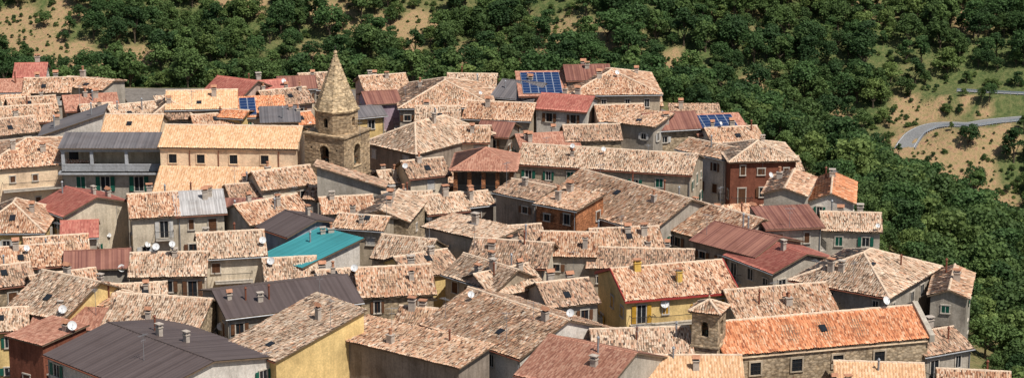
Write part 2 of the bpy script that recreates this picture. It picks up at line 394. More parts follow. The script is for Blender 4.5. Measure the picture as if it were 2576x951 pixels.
    if random.random()<.35 and kind in TK and rt in 'gsh':   # skylight
        x=random.uniform(.35,.65)*W;y=random.uniform(.1,.3)*D; z=roofz(rt,x,y,W,D,ze,R); z2=roofz(rt,x,y+.8,W,D,ze,R)
        mb.hexa([(x-.35,y,z+.1),(x+.35,y,z+.1),(x+.35,y+.8,z2+.1),(x-.35,y+.8,z2+.1)],[(x-.35,y,z+.3),(x+.35,y,z+.3),(x+.35,y+.8,z2+.3),(x-.35,y+.8,z2+.3)],MGL)
    if mb.f: mb.obj('chimneys',e)
    if solar:
        mb=MB(); k=R/D; pw,pl=1.15,1.0; nx=int((W*(solar if solar is not True else 1)-.6)/pw); ny=int((D-.6)/pl)
        for i in range(nx):
            for j in range(ny):
                x=.3+i*pw;y=.3+j*pl
                f=lambda yy:ze+k*yy+.36
                mb.hexa([(x,y,f(y)-.06),(x+pw-.03,y,f(y)-.06),(x+pw-.03,y+pl-.03,f(y+pl)-.06),(x,y+pl-.03,f(y+pl)-.06)],[(x,y,f(y)),(x+pw-.03,y,f(y)),(x+pw-.03,y+pl-.03,f(y+pl-.03)),(x,y+pl-.03,f(y+pl-.03))],MPVF)
                g=.05
                mb.hexa([(x+g,y+g,f(y+g)),(x+pw-.03-g,y+g,f(y+g)),(x+pw-.03-g,y+pl-g,f(y+pl-g)),(x+g,y+pl-g,f(y+pl-g))],[(x+g,y+g,f(y+g)+.02),(x+pw-.03-g,y+g,f(y+g)+.02),(x+pw-.03-g,y+pl-g,f(y+pl-g)+.02),(x+g,y+pl-g,f(y+pl-g)+.02)],MPV)
        mb.obj('solar_panels',e)
    return e,W
# ------------------------------------------------------------------ town
H=[
(55,292,165,290,9,8,'g',1.6,'R','w'),(-40,350,75,348,8,9,'g',1.3,'F','b'),(90,352,262,348,8,9,'g',1.6,'T','g'),
(215,325,380,340,8,8,'g',.8,'T','k'),(15,408,118,402,8,7,'s',.6,'T','d'),(40,432,215,420,8,8,'g',1.8,'T','b'),
(250,420,445,408,8.5,9,'g',1.6,'F','g'),(320,452,430,444,8,8,'g',1.6,'T','b'),(440,457,600,440,8,9,'g',1.6,'T','b'),
(-30,470,200,455,7.5,9,'g',1.8,'T','b'),(-20,512,150,494,7.5,9,'g',1.8,'T','g'),(150,512,385,508,8,6,'r',2.8,'S','w'),
(555,450,735,443,8,9,'h',1.8,'T','g'),(625,414,885,408,9,12,'g',1.8,'P','b'),(735,482,900,470,7.5,7,'g',1.5,'T','g'),
(825,440,905,445,8.5,5,'g',.6,'O','y'),(760,352,900,370,9,10,'g',2,'R','q'),(905,365,1085,352,8.5,9,'g',1.5,'R','g'),
(1050,338,1185,333,8.5,8,'g',1.3,'U','g'),(880,388,1000,372,8,8,'g',1.7,'T','b'),(1010,400,1170,385,8,9,'g',1.6,'T','b'),
(985,462,1120,458,8.5,7,'s',.9,'S','d'),(1100,472,1180,464,7.5,6,'g',1.3,'O','g'),(1140,338,1240,333,8,9,'g',1.8,'T','b'),
(1375,348,1535,338,9,9,'g',1.8,'T','b'),(1335,442,1440,432,8,6,'g',1,'S','y'),(1380,394,1500,387,9,8,'g',1.2,'U','l'),
(1680,332,1850,334,9,9,'g',1.5,'T','g'),(1850,362,1995,376,9,10,'g',1.8,'S','g'),
(1790,380,1930,390,8,7,'g',1.4,'T','b'),(2130,303,2290,300,11,9,'g',1.6,'U','g'),
(2210,404,2480,399,8,8,'g',1.6,'T','q'),(2010,407,2195,420,9,9,'g',1.5,'R','w'),
(1740,444,1985,454,8,9,'g',1.8,'B','b'),(2250,457,2420,452,8,8,'g',1.7,'T','b'),
(1560,470,1720,470,8.5,9,'g',2,'T','b'),(1650,532,1830,534,9,8,'g',1.8,'T','g'),(1790,507,1900,514,8.5,8,'g',1.5,'U','d'),
(1960,562,2170,550,8.5,8,'g',1.6,'F','d'),(2125,532,2330,527,9,8,'g',1.8,'T','d'),(2280,458,2450,478,10.5,7,'s',.6,'T','d'),
(2440,489,2620,479,9.5,8,'g',1.9,'U','d'),(2675,539,2860,529,8.5,9,'g',1.5,'T','w'),(2740,607,2985,602,8.5,9,'h',1.5,'T','r'),
(2540,560,2720,600,8,7,'g',1.2,'T','w'),(1540,667,1680,652,8.5,7,'g',1.8,'T','b'),(1440,692,1540,682,7,6,'g',1.4,'T','g'),
(985,714,1190,688,8.5,8,'g',2,'T','g'),(870,747,985,737,7.5,7,'g',1.3,'T','g'),
(1140,747,1260,757,7.5,6,'g',1.2,'T','g'),(1445,799,1620,794,7.5,9,'g',2,'T','d'),(1610,802,1750,787,7.5,8,'g',1.7,'T','d'),
(1740,778,1850,766,7.5,7,'g',1.2,'T','d'),
(3085,864,3300,870,7,9,'g',1.6,'T','k'),(3470,1335,3640,1305,6,9,'g',1.5,'T','k'),
(2770,1192,3130,1162,7,10,'g',2.3,'T','g'),(2600,902,2830,962,8,11,'g',1.7,'U','d'),(2730,957,2900,1022,7.5,12,'g',1.8,'R','k'),
(2880,860,3080,852,9,9,'s',.8,'U','k'),(1840,937,2050,922,8,9,'g',2,'T','g'),
(2030,957,2230,962,8,9,'g',2.2,'T','k'),(2240,942,2480,932,8,9,'g',2,'T','s'),(2210,1002,2590,1012,7,9,'g',1.6,'T','b'),
(1395,967,1590,987,8,9,'g',2.2,'T','s'),(1210,1087,1350,1077,8,8,'g',1.5,'T','g'),(1540,1042,1720,1012,7.5,9,'g',1.8,'T','b'),
(1670,1027,1860,1087,8.5,8,'g',2,'T','b'),(1760,982,2040,1002,8,9,'g',2.2,'T','b'),(1850,1112,2040,1072,8,9,'g',2,'T','b'),
(2060,1152,2240,1132,8,9,'g',2,'T','k'),
(1480,1232,1600,1242,7,8,'g',1.8,'T','b'),(2240,1375,2600,1365,7.5,12,'g',2.9,'T','b'),
(215,1112,420,1152,8,8,'g',1,'T','q'),(430,1142,620,1132,8,8,'g',1.5,'T','d'),
(150,1122,380,1092,7.5,9,'g',2,'T','s'),(-40,1082,130,1062,8,8,'g',1.8,'T','s'),
(-40,1012,240,992,7.5,9,'g',1.8,'T','b'),(100,962,330,947,7,8,'g',1.6,'T','b'),(250,1012,480,1002,7.5,8,'g',1.5,'U','g'),
(120,1227,380,1237,7,8,'g',1.6,'F','g'),(490,1037,765,1032,8.5,9,'g',2,'T','b'),
(940,842,1160,802,8.5,9,'g',2,'T','g'),(1215,937,1290,932,8,5,'g',1,'O','g'),(840,802,965,802,8,6,'s',.6,'U','r'),
(235,892,360,887,7.5,7,'g',1.5,'R','g'),(1000,1057,1190,1047,7,9,'g',2,'T','b'),(1215,802,1400,792,9,7,'g',1.5,'T','b'),
(1330,822,1530,832,9,9,'p',1.2,'T','s'),(-60,1245,100,1235,7,9,'g',1.6,'T','b'),(30,1262,160,1296,8,8,'s',.5,'F','r'),
]
for h in H:
    h=list(h)
    if h[6] in 'gs':
        k=.84 if h[1]<480 else .76
        h[5]*=k; h[7]*=k
    house(*h)
house(1500,407,1850,402,9,15,'h',2.4,'T','g',name='plaster_house')
house(2140,358,2475,354,10,14,'h',2.1,'B','b',name='plaster_house')
house(1370,535,1560,578,9,15,'h',2.5,'A','d',name='plaster_house')
house(1585,1217,1950,1345,8.5,13,'g',2.4,'T','w',name='plaster_house')
house(1940,1405,2260,1475,8.5,12,'g',2.2,'F','k',name='plaster_house')
house(375,1257,715,1282,8,11.5,'g',2.6,'A','s')
house(35,1152,235,1197,8,11,'g',2.5,'A','b')
house(2440,1440,2780,1440,7,7,'g',1.6,'P','b'); house(2780,1545,3150,1535,6.5,7,'g',1.4,'P','b'); house(3140,1440,3460,1450,6.5,6,'g',1.2,'P','b'); house(3100,1560,3560,1540,6,8,'g',1.5,'P','b')
house(-80,642,345,609,9,14,'h',2.0,'B','p',shut='br',balc=True,name='plaster_house')
house(385,504,590,505,11,8,'g',1.6,'P','p',win=0,ch=0,name='church_annex')
house(895,444,1070,438,8,7,'s',1.3,'O','w',solar=.5,ch=0)
house(1955,362,2120,360,9.5,9,'s',1.5,'F','w',solar=True,ch=0)
house(2620,509,2810,502,8.5,7,'s',1.1,'F','w',solar=True,ch=0)
house(1935,616,2590,658,8.5,9,'g',1.5,'A','b',ch=1,name='long_tiled_house')
house(1190,697,1435,702,9.5,2.2,'l',2.4,'T','k',win=0,ch=0)
house(1860,722,2010,753,9.8,7,'g',.8,'C','d',name='plaster_house')
house(2012,765,2160,792,10,6,'s',.6,'T','c')
house(2040,752,2440,870,8,13,'g',2.7,'T','g',ch=4,name='large_tiled_house')
house(2440,838,2730,922,7.5,11,'g',2.1,'B','g',ch=3)
house(2865,727,3020,737,10,9,'p',.8,'T','k',win=0)
house(3030,757,3200,764,8.5,10,'p',1.1,'O','w')
house(2975,1047,3330,1112,8.5,13,'h',2.4,'A','g',ch=[(3.5,2,'slab'),(4.6,2.3,'slab'),(9,8,'pipe')],name='plaster_house')
house(3490,1107,3625,1117,8,9,'p',.7,'T','g',shut='gr')
house(2350,1127,2760,1092,8.5,10,'g',1.9,'B','y',shut='ye',trim=True,ch=[(2.6,4.4,'yel'),(6.6,2.2,'yel')],balc=True)
house(1595,852,1840,907,9.5,5,'s',.3,'T','k',win=0)
house(1355,1114,1625,1100,8.5,8.5,'g',1.8,'T','d',balc=True)
house(1265,1267,1720,1377,9,5,'s',.7,'T','d',win=0)
house(180,1332,560,1482,9,15,'g',1.4,'M','w',ch=[(6,9,'slab'),(9,10,'slab'),(4,10,'pipe')])
house(855,1192,1350,1132,9.5,10,'g',1.4,'M','g',ch=[(1,3,'hat'),(2.6,2.5,'pipe'),(4,2,'slab'),(5,2.2,'pipe')])
house(860,1284,1035,1354,9,11,'s',2.6,'A','y',win=0,ch=1)
house(-100,872,160,870,8.5,10,'h',2.3,'B','y')
house(755,967,990,954,9,7,'g',1.7,'T','v',shut='br',balc=True)
house(1255,852,1430,864,9.5,5,'g',.8,'T','b')
house(975,852,1080,887,9,8,'g',1.1,'M','e',win=0)
house(990,962,1135,1002,8,9,'s',1.2,'K','w',win=0,ch=1)
house(495,817,665,808,9,8.5,'g',1.6,'B','v',shut='wh')
house(667,808,840,798,9,8.5,'g',1.6,'G','v',shut='br')
house(135,772,240,810,9,9,'g',1.4,'R','v',shut='gr')

def church():
    ze=12; A=at(600,553,ze); B=at(1108,560,ze); d=B-A; W=d.length; rz=math.atan2(d.y,d.x)
    e=empty('church',(A.x,A.y,0),rz); D=10; R=1.6; FOOT.append((A.x,A.y,rz,W,D)); FOOT.append((A.x+0,A.y-9,rz,W,9))
    mb=MB(); walls(mb,'g',W,D,ze,R,WALL['p'])
    mb.obj('nave_walls',e)
    mb=MB();ti=Tiles(); roof(mb,ti,'g',W,D,ze,R,'P',.3)
    mb.box(-.1,W+.1,-.18,-.0,ze-.25,ze-.05,WALL['p'])
    mb.obj('roof_structure',e); ti.obj('nave_roof_tiles','P',e)
    mb=MB()
    for x in (1.6,5.2,9.4,13.4):
        o=Vector((x,0,ze-2.0)); mb.ob(o,(1,0,0),(0,-1,0),(-.5,.5),(.005,.02),(0,1.15),MGL)
        for a,b,c,dd in((-.62,-.5,0,1.15),(.5,.62,0,1.15),(-.62,.62,1.15,1.27),(-.62,.62,-.12,0)): mb.ob(o,(1,0,0),(0,-1,0),(a,b),(0,.1),(c,dd),WALL['p'])
        mb.ob(o,(1,0,0),(0,-1,0),(-.02,.02),(.02,.04),(0,1.15),MIRON)
    for x in(3.8,7.5,15.2): mb.cyl((x,-.12,ze-.2),(x,-.12,ze-2.7),.06,.06,MCOPPER,6)
    mb.obj('windows',e)
    Da=6.5;za=6.9;Ra=2.5
    P=[(0,-Da,za),(W*.98,-Da,za),(W*.98,0,za+Ra),(0,0,za+Ra)]
    mb=MB()
    for a,b in((0,1),(1,2),(3,0)):
        p,q=P[a],P[b]; mb.poly([(p[0],p[1],-2),(q[0],q[1],-2),q,p],WALL['p'])
    mb.obj('aisle_walls',e)
    mb=MB();ti=Tiles(); roof(mb,ti,'s',W*.98,Da-.15,za,Ra,'P',.1,0,-Da); mb.obj('aisle_roof_structure',e); ti.obj('aisle_roof_tiles','P',e)
church()
def loggia_house():
    ze=11.4; A=at(228,557,ze); B=at(612,557,ze); W=(B-A).length; D=8
    e=empty('loggia_house',(A.x,A.y,0),0); FOOT.append((A.x,A.y-3,0,W,D+3))
    mb=MB();ti=Tiles(); roof(mb,ti,'s',W,4.8,ze,.7,'S',.35); mb.obj('roof_structure',e); ti.obj('roof_sheets','S',e)
    n=WALL['n']; zf=ze-3.0
    mb=MB(); mb.box(0,W,.0,D,-2,zf-.25,WALL['k']); mb.box(-.3,W+.3,-.9,D,zf-.25,zf,n)
    mb.box(0,W,2.2,D,zf,ze+.1,WALL['b'])
    mb.box(-.1,W+.1,0,.3,ze-.45,ze,n)
    for x in(0,W*.28,W*.62,W-.4): mb.box(x,x+.4,.003,.4,zf,ze-.45,n)
    mb.box(.4,W*.28,.05,.2,zf,zf+.9,n); mb.box(W*.28+.4,W*.62,.05,.2,zf,zf+.9,n); mb.box(W*.62+.4,W-.4,.05,.2,zf,zf+.9,n)
    mb.obj('walls',e)
    mb=MB()
    balcony(mb,Vector((W/2,0,zf)),(1,0,0),(0,-1,0),W,.85)
    mb.box(.6,1.8,2.1,2.19,zf,zf+2.1,MGL)
    for x in(W*.18,W*.42,W*.75): window(mb,Vector((x,0,zf-2.6)),(1,0,0),(0,-1,0),1.1,1.9,'gr')
    mb.obj('windows_and_railing',e)
loggia_house()
def portico():
    ze=9.6; A=at(1700,635,ze); B=at(1925,638,ze); W=(B-A).length; D=8
    e=empty('brick_portico',(A.x,A.y,0),math.atan2(B.y-A.y,B.x-A.x)); FOOT.append((A.x,A.y-7,0,W,D+7))
    mb=MB();ti=Tiles(); roof(mb,ti,'h',W,D,ze,1.7,'F',.5); mb.obj('roof_structure',e); ti.obj('roof_tiles','F',e)
    mb=MB(); mb.box(0,W,0,D,-2,ze-3,WALL['g']); mb.box(0,W,3.5,D-.1,ze-3,ze,WALL['d'])
    for i in range(5):
        x=(W-.5)*i/4; mb.box(x,x+.5,.003,.5,ze-3,ze-.3,WALL['c'])
    mb.box(-.05,W+.05,-.02,.52,ze-.3,ze+.05,MSLAB)
    mb.obj('walls_and_columns',e)
    mb=MB(); balcony(mb,Vector((W/2,-.0,ze-3)),(1,0,0),(0,-1,0),W,.25); mb.obj('railing',e)
    p=at(1811,690,6.9); s=empty('madonna_statue',(p.x,p.y,6.2))
    mb=MB(); mb.box(-.45,.45,-.45,.45,-7,.2,WALL['w']); mb.box(-.35,.35,-.35,.35,.2,.5,MSKIN); mb.obj('pedestal',s)
    mb=MB(); mb.lathe((0,0,.5),[(.34,0),(.30,.25),(.25,.7),(.22,1.0),(.27,1.3),(.22,1.45),(.09,1.52)],MBLUE,14); mb.lathe((0,0,2.0),[(.08,0),(.12,.08),(.135,.18),(.10,.30),(0,.34)],MSKIN,12)
    mb.cyl((-.24,-.02,1.8),(-.2,-.2,1.5),.075,.06,MBLUE); mb.cyl((-.2,-.2,1.5),(-.03,-.26,1.68),.06,.045,MSKIN)
    mb.cyl((.24,-.02,1.8),(.2,-.2,1.5),.075,.06,MBLUE); mb.cyl((.2,-.2,1.5),(.03,-.26,1.68),.06,.045,MSKIN)
    mb.box(-.12,.12,-.31,-.27,.5,1.4,MSKIN); mb.obj('figure',s)
portico()
def arch_wall(mb,c,a,n,w,z0,z1,ow,oz0,osp,mat,t=.7):
    c=Vector(c);a=Vector(a);n=Vector(n);r=ow/2
    P=lambda x,z,dd=0:c+a*x-n*dd+Vector((0,0,z))
    mb.poly([P(-w/2,z0),P(-r,z0),P(-r,z1),P(-w/2,z1)],mat); mb.poly([P(r,z0),P(w/2,z0),P(w/2,z1),P(r,z1)],mat)
    if oz0>z0: mb.poly([P(-r,z0),P(r,z0),P(r,oz0),P(-r,oz0)],mat)
    K=10; pts=[(-r*math.cos(math.pi*i/K),osp+r*math.sin(math.pi*i/K)) for i in range(K+1)]
    for (xa,za),(xb,zb) in zip(pts[:-1],pts[1:]): mb.poly([P(xa,za),P(xb,zb),P(xb,z1),P(xa,z1)],mat)
    bd=[(-r,oz0)]+pts+[(r,oz0)]; bd.append(bd[0])
    for (xa,za),(xb,zb) in zip(bd[:-1],bd[1:]): mb.poly([P(xa,za),P(xb,zb),P(xb,zb,t),P(xa,za,t)],mat)
def bell(mb,x,y,z,s=1):
    mb.lathe((x,y,z),[(0,.78*s),(.16*s,.76*s),(.22*s,.6*s),(.27*s,.3*s),(.36*s,.08*s),(.44*s,0),(.38*s,0),(.2*s,.3*s),(0,.5*s)],MBELL,16)
    mb.box(x-.6*s,x+.6*s,y-.07,y+.07,z+.8*s,z+.95*s,SH['br']); mb.cyl((x,y,z-.1*s),(x,y,z+.4*s),.05*s,.03*s,MIRON)
def bell_tower():
    y=286; x=-22.3; rz=math.radians(-61+32)
    e=empty('bell_tower',(x,y,0),rz); w=6.0; zt=13.9; t=WALL['t']
    FOOT.append((x-4,y-6,0,9,10))
    mb=MB(); h=w/2
    mb.box(-h,h,-h,h,-2,8.3,t); mb.box(-h-.12,h+.12,-h-.12,h+.12,8.3,8.5,t)
    for a,n in(((1,0,0),(0,-1,0)),((0,1,0),(1,0,0)),((-1,0,0),(0,1,0)),((0,-1,0),(-1,0,0))):
        arch_wall(mb,Vector(n)*h,a,n,w,8.5,zt,1.4,9.9,12.0,t,.8)
        K=9
        for i in range(K):
            th=math.pi*(i+.5)/K; r=.84; c=Vector(n)*(h)+Vector(a)*(-r*math.cos(th))+Vector((0,0,12.0+r*math.sin(th)))
            mb.ob(c,a,n,(-.1,.1),(0,.06),(-.12,.12),WALL['u'])
        mb.ob(Vector(n)*h+Vector((0,0,9.8)),a,n,(-.9,.9),(0,.12),(-.02,.1),WALL['u'])
        mb.ob(Vector(n)*h,a,n,(-.68,.68),(-.3,-.25),(10.7,10.76),MIRON)
        for q in(-1.9,1.9):
            for zz in(9.0,12.2,7.2): mb.ob(Vector(n)*h,a,n,(q-.1,q+.1),(.003,.012),(zz,zz+.2),MDARK)
    mb.box(-h-.18,h+.18,-h-.18,h+.18,zt,zt+.22,t)
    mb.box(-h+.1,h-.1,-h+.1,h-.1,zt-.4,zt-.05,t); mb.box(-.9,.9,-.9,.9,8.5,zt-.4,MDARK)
    R=2.75; zc=zt+.22; zd=zt+2.95
    ri=R*math.cos(math.pi/8); sd=2*R*math.sin(math.pi/8)
    for i in range(8):
        th=math.pi/4*i; n=Vector((math.cos(th),math.sin(th),0)); a=Vector((-n.y,n.x,0))
        if i%2==0: arch_wall(mb,n*ri,a,n,sd,zc,zd,.65,zc+.8,zc+1.7,t,.5)
        else: mb.poly([n*ri-a*sd/2+Vector((0,0,zc)),n*ri+a*sd/2+Vector((0,0,zc)),n*ri+a*sd/2+Vector((0,0,zd)),n*ri-a*sd/2+Vector((0,0,zd))],t)
    def octo(r,z): return [(r*math.cos(math.pi/8+math.pi/4*i),r*math.sin(math.pi/8+math.pi/4*i),z) for i in range(8)]
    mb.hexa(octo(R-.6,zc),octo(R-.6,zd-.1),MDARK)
    mb.hexa(octo(R+.22,zd),octo(R+.28,zd+.2),WALL['u'])
    mb.obj('masonry',e)
    mb=MB()
    za=zd+.2; Ht=7.0; K=22
    prof=lambda f:(R-.05)*(1-f)**1.03+.14
    for k in range(K):
        f0=k/K;f1=(k+1)/K
        mb.hexa(octo(prof(f0)+.012,za+Ht*f0),octo(prof(f1)+.004,za+Ht*f1),WALL['u'])
    for i in range(8):
        th=math.pi/8+math.pi/4*i
        for k in range(12):
            f=(k+.5)/12; r=prof(f)+.01; z=za+Ht*f
            mb.box(r*math.cos(th)-.05,r*math.cos(th)+.05,r*math.sin(th)-.05,r*math.sin(th)+.05,z-.07,z+.07,WALL['u'])
    mb.lathe((0,0,za+Ht-.05),[(.12,0),(.26,.15),(.22,.35),(.08,.42),(.05,.5)],WALL['u'],10)
    mb.box(-.03,.03,-.03,.03,za+Ht+.4,za+Ht+1.1,MIRON); mb.box(-.2,.2,-.03,.03,za+Ht+.75,za+Ht+.81,MIRON)
    mb.obj('spire',e)
    mb=MB(); bell(mb,0,-h+.55,10.2,1.0); bell(mb,h-.55,0,10.2,.9); mb.obj('bells',e)
bell_tower()
def turret():
    p=at(2660,1330,8); e=empty('chapel_bell_turret',(p.x,p.y+1.4,0),math.radians(-22)); t=WALL['s']; h=1.35
    FOOT.append((p.x-2,p.y-4,0,4,7))
    mb=MB(); mb.box(-h,h,-h,h,-2,8.7,t); mb.box(-h-.12,h+.12,-h-.12,h+.12,8.7,8.88,t)
    for a,n in(((1,0,0),(0,-1,0)),((0,1,0),(1,0,0)),((-1,0,0),(0,1,0)),((0,-1,0),(-1,0,0))):
        arch_wall(mb,Vector(n)*h,a,n,2*h,8.88,12.2,.8,9.8,11.0,t,.5)
    mb.box(-h-.15,h+.15,-h-.15,h+.15,12.2,12.4,t)
    mb.obj('masonry',e)
    mb=MB();ti=Tiles(); roof(mb,ti,'h',2*h,2*h,12.4,.75,'T',.3,-h,-h); mb.lathe((0,0,13.2),[(.14,0),(.16,.15),(.08,.3),(.12,.4),(.02,.6)],WALL['s'],8)
    mb.box(-.02,.02,-.02,.02,13.7,14.5,MIRON); mb.box(-.2,.2,-.02,.02,14.15,14.2,MIRON)
    mb.obj('roof_structure',e); ti.obj('roof_tiles','T',e)
    mb=MB(); bell(mb,0,-.6,9.95,.6); mb.obj('bell',e)
turret()
def chapel():
    e,W=house(2720,1332,3480,1264,8,8,'g',2.0,'O','s',win=0,ch=0,name='chapel')
    FOOT.append((at(2720,1332,8).x,at(2720,1332,8).y-6,0,W,7))
    mb=MB()
    for x in(3.2,7.6,12.0,16.5):
        o=Vector((x,0,5.7)); mb.ob(o,(1,0,0),(0,-1,0),(-.55,.55),(.005,.02),(0,1.3),MGL)
        for a,b,c,dd in((-.72,-.55,0,1.3),(.55,.72,0,1.3),(-.72,.72,1.3,1.5),(-.72,.72,-.12,0)): mb.ob(o,(1,0,0),(0,-1,0),(a,b),(0,.12),(c,dd),WALL['b'])
        for q in(-.2,.2): mb.ob(o,(1,0,0),(0,-1,0),(q-.015,q+.015),(.02,.05),(0,1.3),MIRON)
        for q in(.4,.85): mb.ob(o,(1,0,0),(0,-1,0),(-.55,.55),(.021,.05),(q,q+.03),MIRON)
    mb.box(-.2,W+.2,-.2,-.003,7.6,7.8,WALL['p'])
    for s in(0,1):
        y0=-.4 if s==0 else 8.4
        mb.hexa([(W+.0,y0,7.6),(W+.55,y0,7.6),(W+.55,4,9.9),(W,4,9.9)],[(W,y0,8.35),(W+.55,y0,8.35),(W+.55,4,10.6),(W,4,10.6)],WALL['k'])
    mb.obj('windows_and_parapet',e)
chapel()
# ------------------------------------------------------------------ smaller houses of the dense quarter
def inside(px,py,m):
    for ax,ay,rz,W,D in FOOT:
        dx=px-ax;dy=py-ay;c,s=math.cos(rz),math.sin(rz); lx=dx*c+dy*s; ly=-dx*s+dy*c
        if -m<lx<W+m and -m-.6<ly<D+m: return True
    return False
POLY=[(-600,60),(51,60),(51,200),(50,240),(47,270),(43,300),(39,330),(30,352),(20,374),(-600,380)]
def sdist(x,y):
    ins=False; dm=1e9; n=len(POLY)
    for i in range(n):
        x1,y1=POLY[i];x2,y2=POLY[(i+1)%n]
        if (y1>y)!=(y2>y) and x<(x2-x1)*(y-y1)/(y2-y1)+x1: ins=not ins
        dx=x2-x1;dy=y2-y1; t=max(0,min(1,((x-x1)*dx+(y-y1)*dy)/(dx*dx+dy*dy)))
        d=(x-x1-t*dx)**2+(y-y1-t*dy)**2
        if d<dm: dm=d
    d=math.sqrt(dm); return -d if ins else d
nf=0; yy=200
while yy<372:
    xx=-.26*yy-6
    while xx<52:
        px=xx+random.uniform(-1,1);py=yy+random.uniform(-1,1)
        if sdist(px,py)<-4 and not inside(px,py,2.5):
            W=random.uniform(5,7.5);D=random.uniform(4.5,6.5); rz=random.choice([0,.15,-.15,-.5,.3]); ze=random.uniform(3.0,4.8)
            c,s=math.cos(rz),math.sin(rz); ax=px-c*W/2+s*D/2; ay=py-s*W/2-c*D/2
            if proj(ax,ay,ze)[1]>400:
                house(0,0,0,0,ze,D,random.choice('ggs'),random.uniform(.8,1.2),'T',random.choice('gbdks'),A=Vector((ax,ay,ze)),B=Vector((ax+c*W,ay+s*W,ze))); nf+=1
        xx+=6.4
    yy+=6.4
print('filler',nf,'t',time.time()-T0)
# ------------------------------------------------------------------ terrain
def hbase(x,y):
    s=sdist(x,y)
    if s<=0: return 0.0
    near=-.5*s if s>3 else -.5*s*s/3*.999
    far=-78+.35*(y-500)+ 9*noise.noise(Vector((x/90,y/90,3.1)))+4*noise.noise(Vector((x/33,y/33,7)))
    far=min(far,60+.12*y)
    if y<470: far=min(far,-78-(470-y)*.05)
    return max(near,far)
def hit(u,v,hf):
    d=ray(u,v); t=250.
    while t<1500:
        p=Vector((0,0,CZ))+d*t
        if p.z<hf(p.x,p.y): return p
        t+=1.0
    return p
RD=[[(3390,560),(3410,525),(3440,495),(3500,470),(3570,466),(3640,468),(3720,455),(3840,445),(3980,436)],[(3590,340),(3700,346),(3840,352),(3980,356)]]
ROADS=[]
for rd in RD:
    P=[hit(u,v,hbase) for u,v in rd]
    Q=[]
    for i in range(len(P)-1):
        p0=P[max(i-1,0)];p1=P[i];p2=P[i+1];p3=P[min(i+2,len(P)-1)]
        for k in range(6):
            t=k/6; Q.append(.5*((2*p1)+(-p0+p2)*t+(2*p0-5*p1+4*p2-p3)*t*t+(-p0+3*p1-3*p2+p3)*t**3))
    Q.append(P[-1])
    for _ in range(6):
        for i in range(1,len(Q)-1): Q[i].z=(Q[i-1].z+Q[i].z+Q[i+1].z)/3; 
    ROADS.append(Q)
def rdist(x,y):
    b=(1e9,0)
    for Q in ROADS:
        for p in Q:
            d=(p.x-x)**2+(p.y-y)**2
            if d<b[0]: b=(d,p.z)
    return math.sqrt(b[0]),b[1]
def hgt(x,y):
    h=hbase(x,y)
    if y>480 and x>60:
        d,z=rdist(x,y)
        if d<14:
            k=1 if d<5.5 else (14-d)/8.5; k=k*k*(3-2*k); h=h*(1-k)+(z-.12)*k
    return h
CLEAR=[(60,150,130,90,1),(260,225,170,45,1),(230,60,60,45,.9),(870,15,80,30,1),(560,210,80,35,.7),(1520,110,100,50,1),(3420,620,90,90,1),(3540,410,110,30,1),(3600,640,90,70,.95),
(3400,425,80,35,.9),(3300,30,90,25,.9),(2500,230,70,30,.8),(2130,140,220,60,.5),(1750,225,180,30,.5),(3350,830,45,80,.8),(3780,520,90,30,1),(3740,780,70,80,.7),(3640,80,60,50,.7),(2850,330,110,30,.5),(1260,60,80,50,.6),(3060,440,140,24,.8),(1180,215,90,30,.5),(3480,560,150,80,.6),(2700,60,120,40,.4)]
def dry(x,y,z,w=1):
    u,v=proj(x,y,z); m=0
    u+=90*noise.noise(Vector((x/7,y/7,4)))+40*noise.noise(Vector((x/2.5,y/2.5,4))); v+=55*noise.noise(Vector((x/6,y/9,8)))
    for a,b,ru,rv,s in CLEAR:
        q=((u-a)/ru)**2+((v-b)/rv)**2
        m=max(m,s*max(0,min(1,1.6*w-q)))
    return m
def axis(a,b,fa,fb,fine,coarse):
    L=list(np.arange(fa,fb,fine)); x=fa;st=fine; A=[]
    while x>a: st=min(coarse,st*1.35); x-=st; A.append(x)
    x=fb;st=fine;Bx=[]
    while x<b: Bx.append(x); st=min(coarse,st*1.35); x+=st
    return np.array(A[::-1]+L+Bx)
X=axis(-3000,3000,-160,200,3.5,300); Y=axis(-1500,4500,180,680,3.5,300)
VV=[];DR=[]
for y in Y:
    for x in X:
        z=hgt(x,y); dd=dry(x,y,z,1.4) if 380<y<720 else .2
        z+= .6*noise.noise(Vector((x/6,y/6,0))) if (sdist(x,y)>4 and rdist(x,y)[0]>8) else 0
        VV.append((x,y,z)); DR.append(dd)
nx=len(X);ny=len(Y)
FF=[(j*nx+i,j*nx+i+1,(j+1)*nx+i+1,(j+1)*nx+i) for j in range(ny-1) for i in range(nx-1)]
me=bpy.data.meshes.new('hillside_terrain'); me.from_pydata(VV,[],FF)
a=me.attributes.new('dry','FLOAT','POINT'); a.data.foreach_set('value',DR)
for p in me.polygons: p.use_smooth=True
m,nt,b=newmat('hillside_soil')
p=pos(nt); n1=noisen(nt,p,.05,6,.6); n2=noisen(nt,p,.9,5,.7); at_=N(nt,'ShaderNodeAttribute',attribute_name='dry')
r1=ramp(nt,[(.3,(.04,.065,.018)),(.5,(.10,.13,.04)),(.7,(.19,.18,.07))]); nt.links.new(n2,r1.inputs[0])
r2=ramp(nt,[(.30,(.13,.14,.05)),(.42,(.32,.24,.11)),(.55,(.40,.26,.135)),(.7,(.36,.19,.115))]); nt.links.new(n2,r2.inputs[0])
ms=N(nt,'ShaderNodeMath',operation='MULTIPLY_ADD'); ms.inputs[1].default_value=1.4; nt.links.new(at_.outputs['Fac'],ms.inputs[0]); 
sb=N(nt,'ShaderNodeMath',operation='SUBTRACT'); sb.inputs[1].default_value=.47; nt.links.new(n1,sb.inputs[0]); nt.links.new(sb.outputs[0],ms.inputs[2]); ms.use_clamp=True
col=mix(nt,ms.outputs[0],r1.outputs[0],r2.outputs[0]); nt.links.new(col,b.inputs['Base Color'])
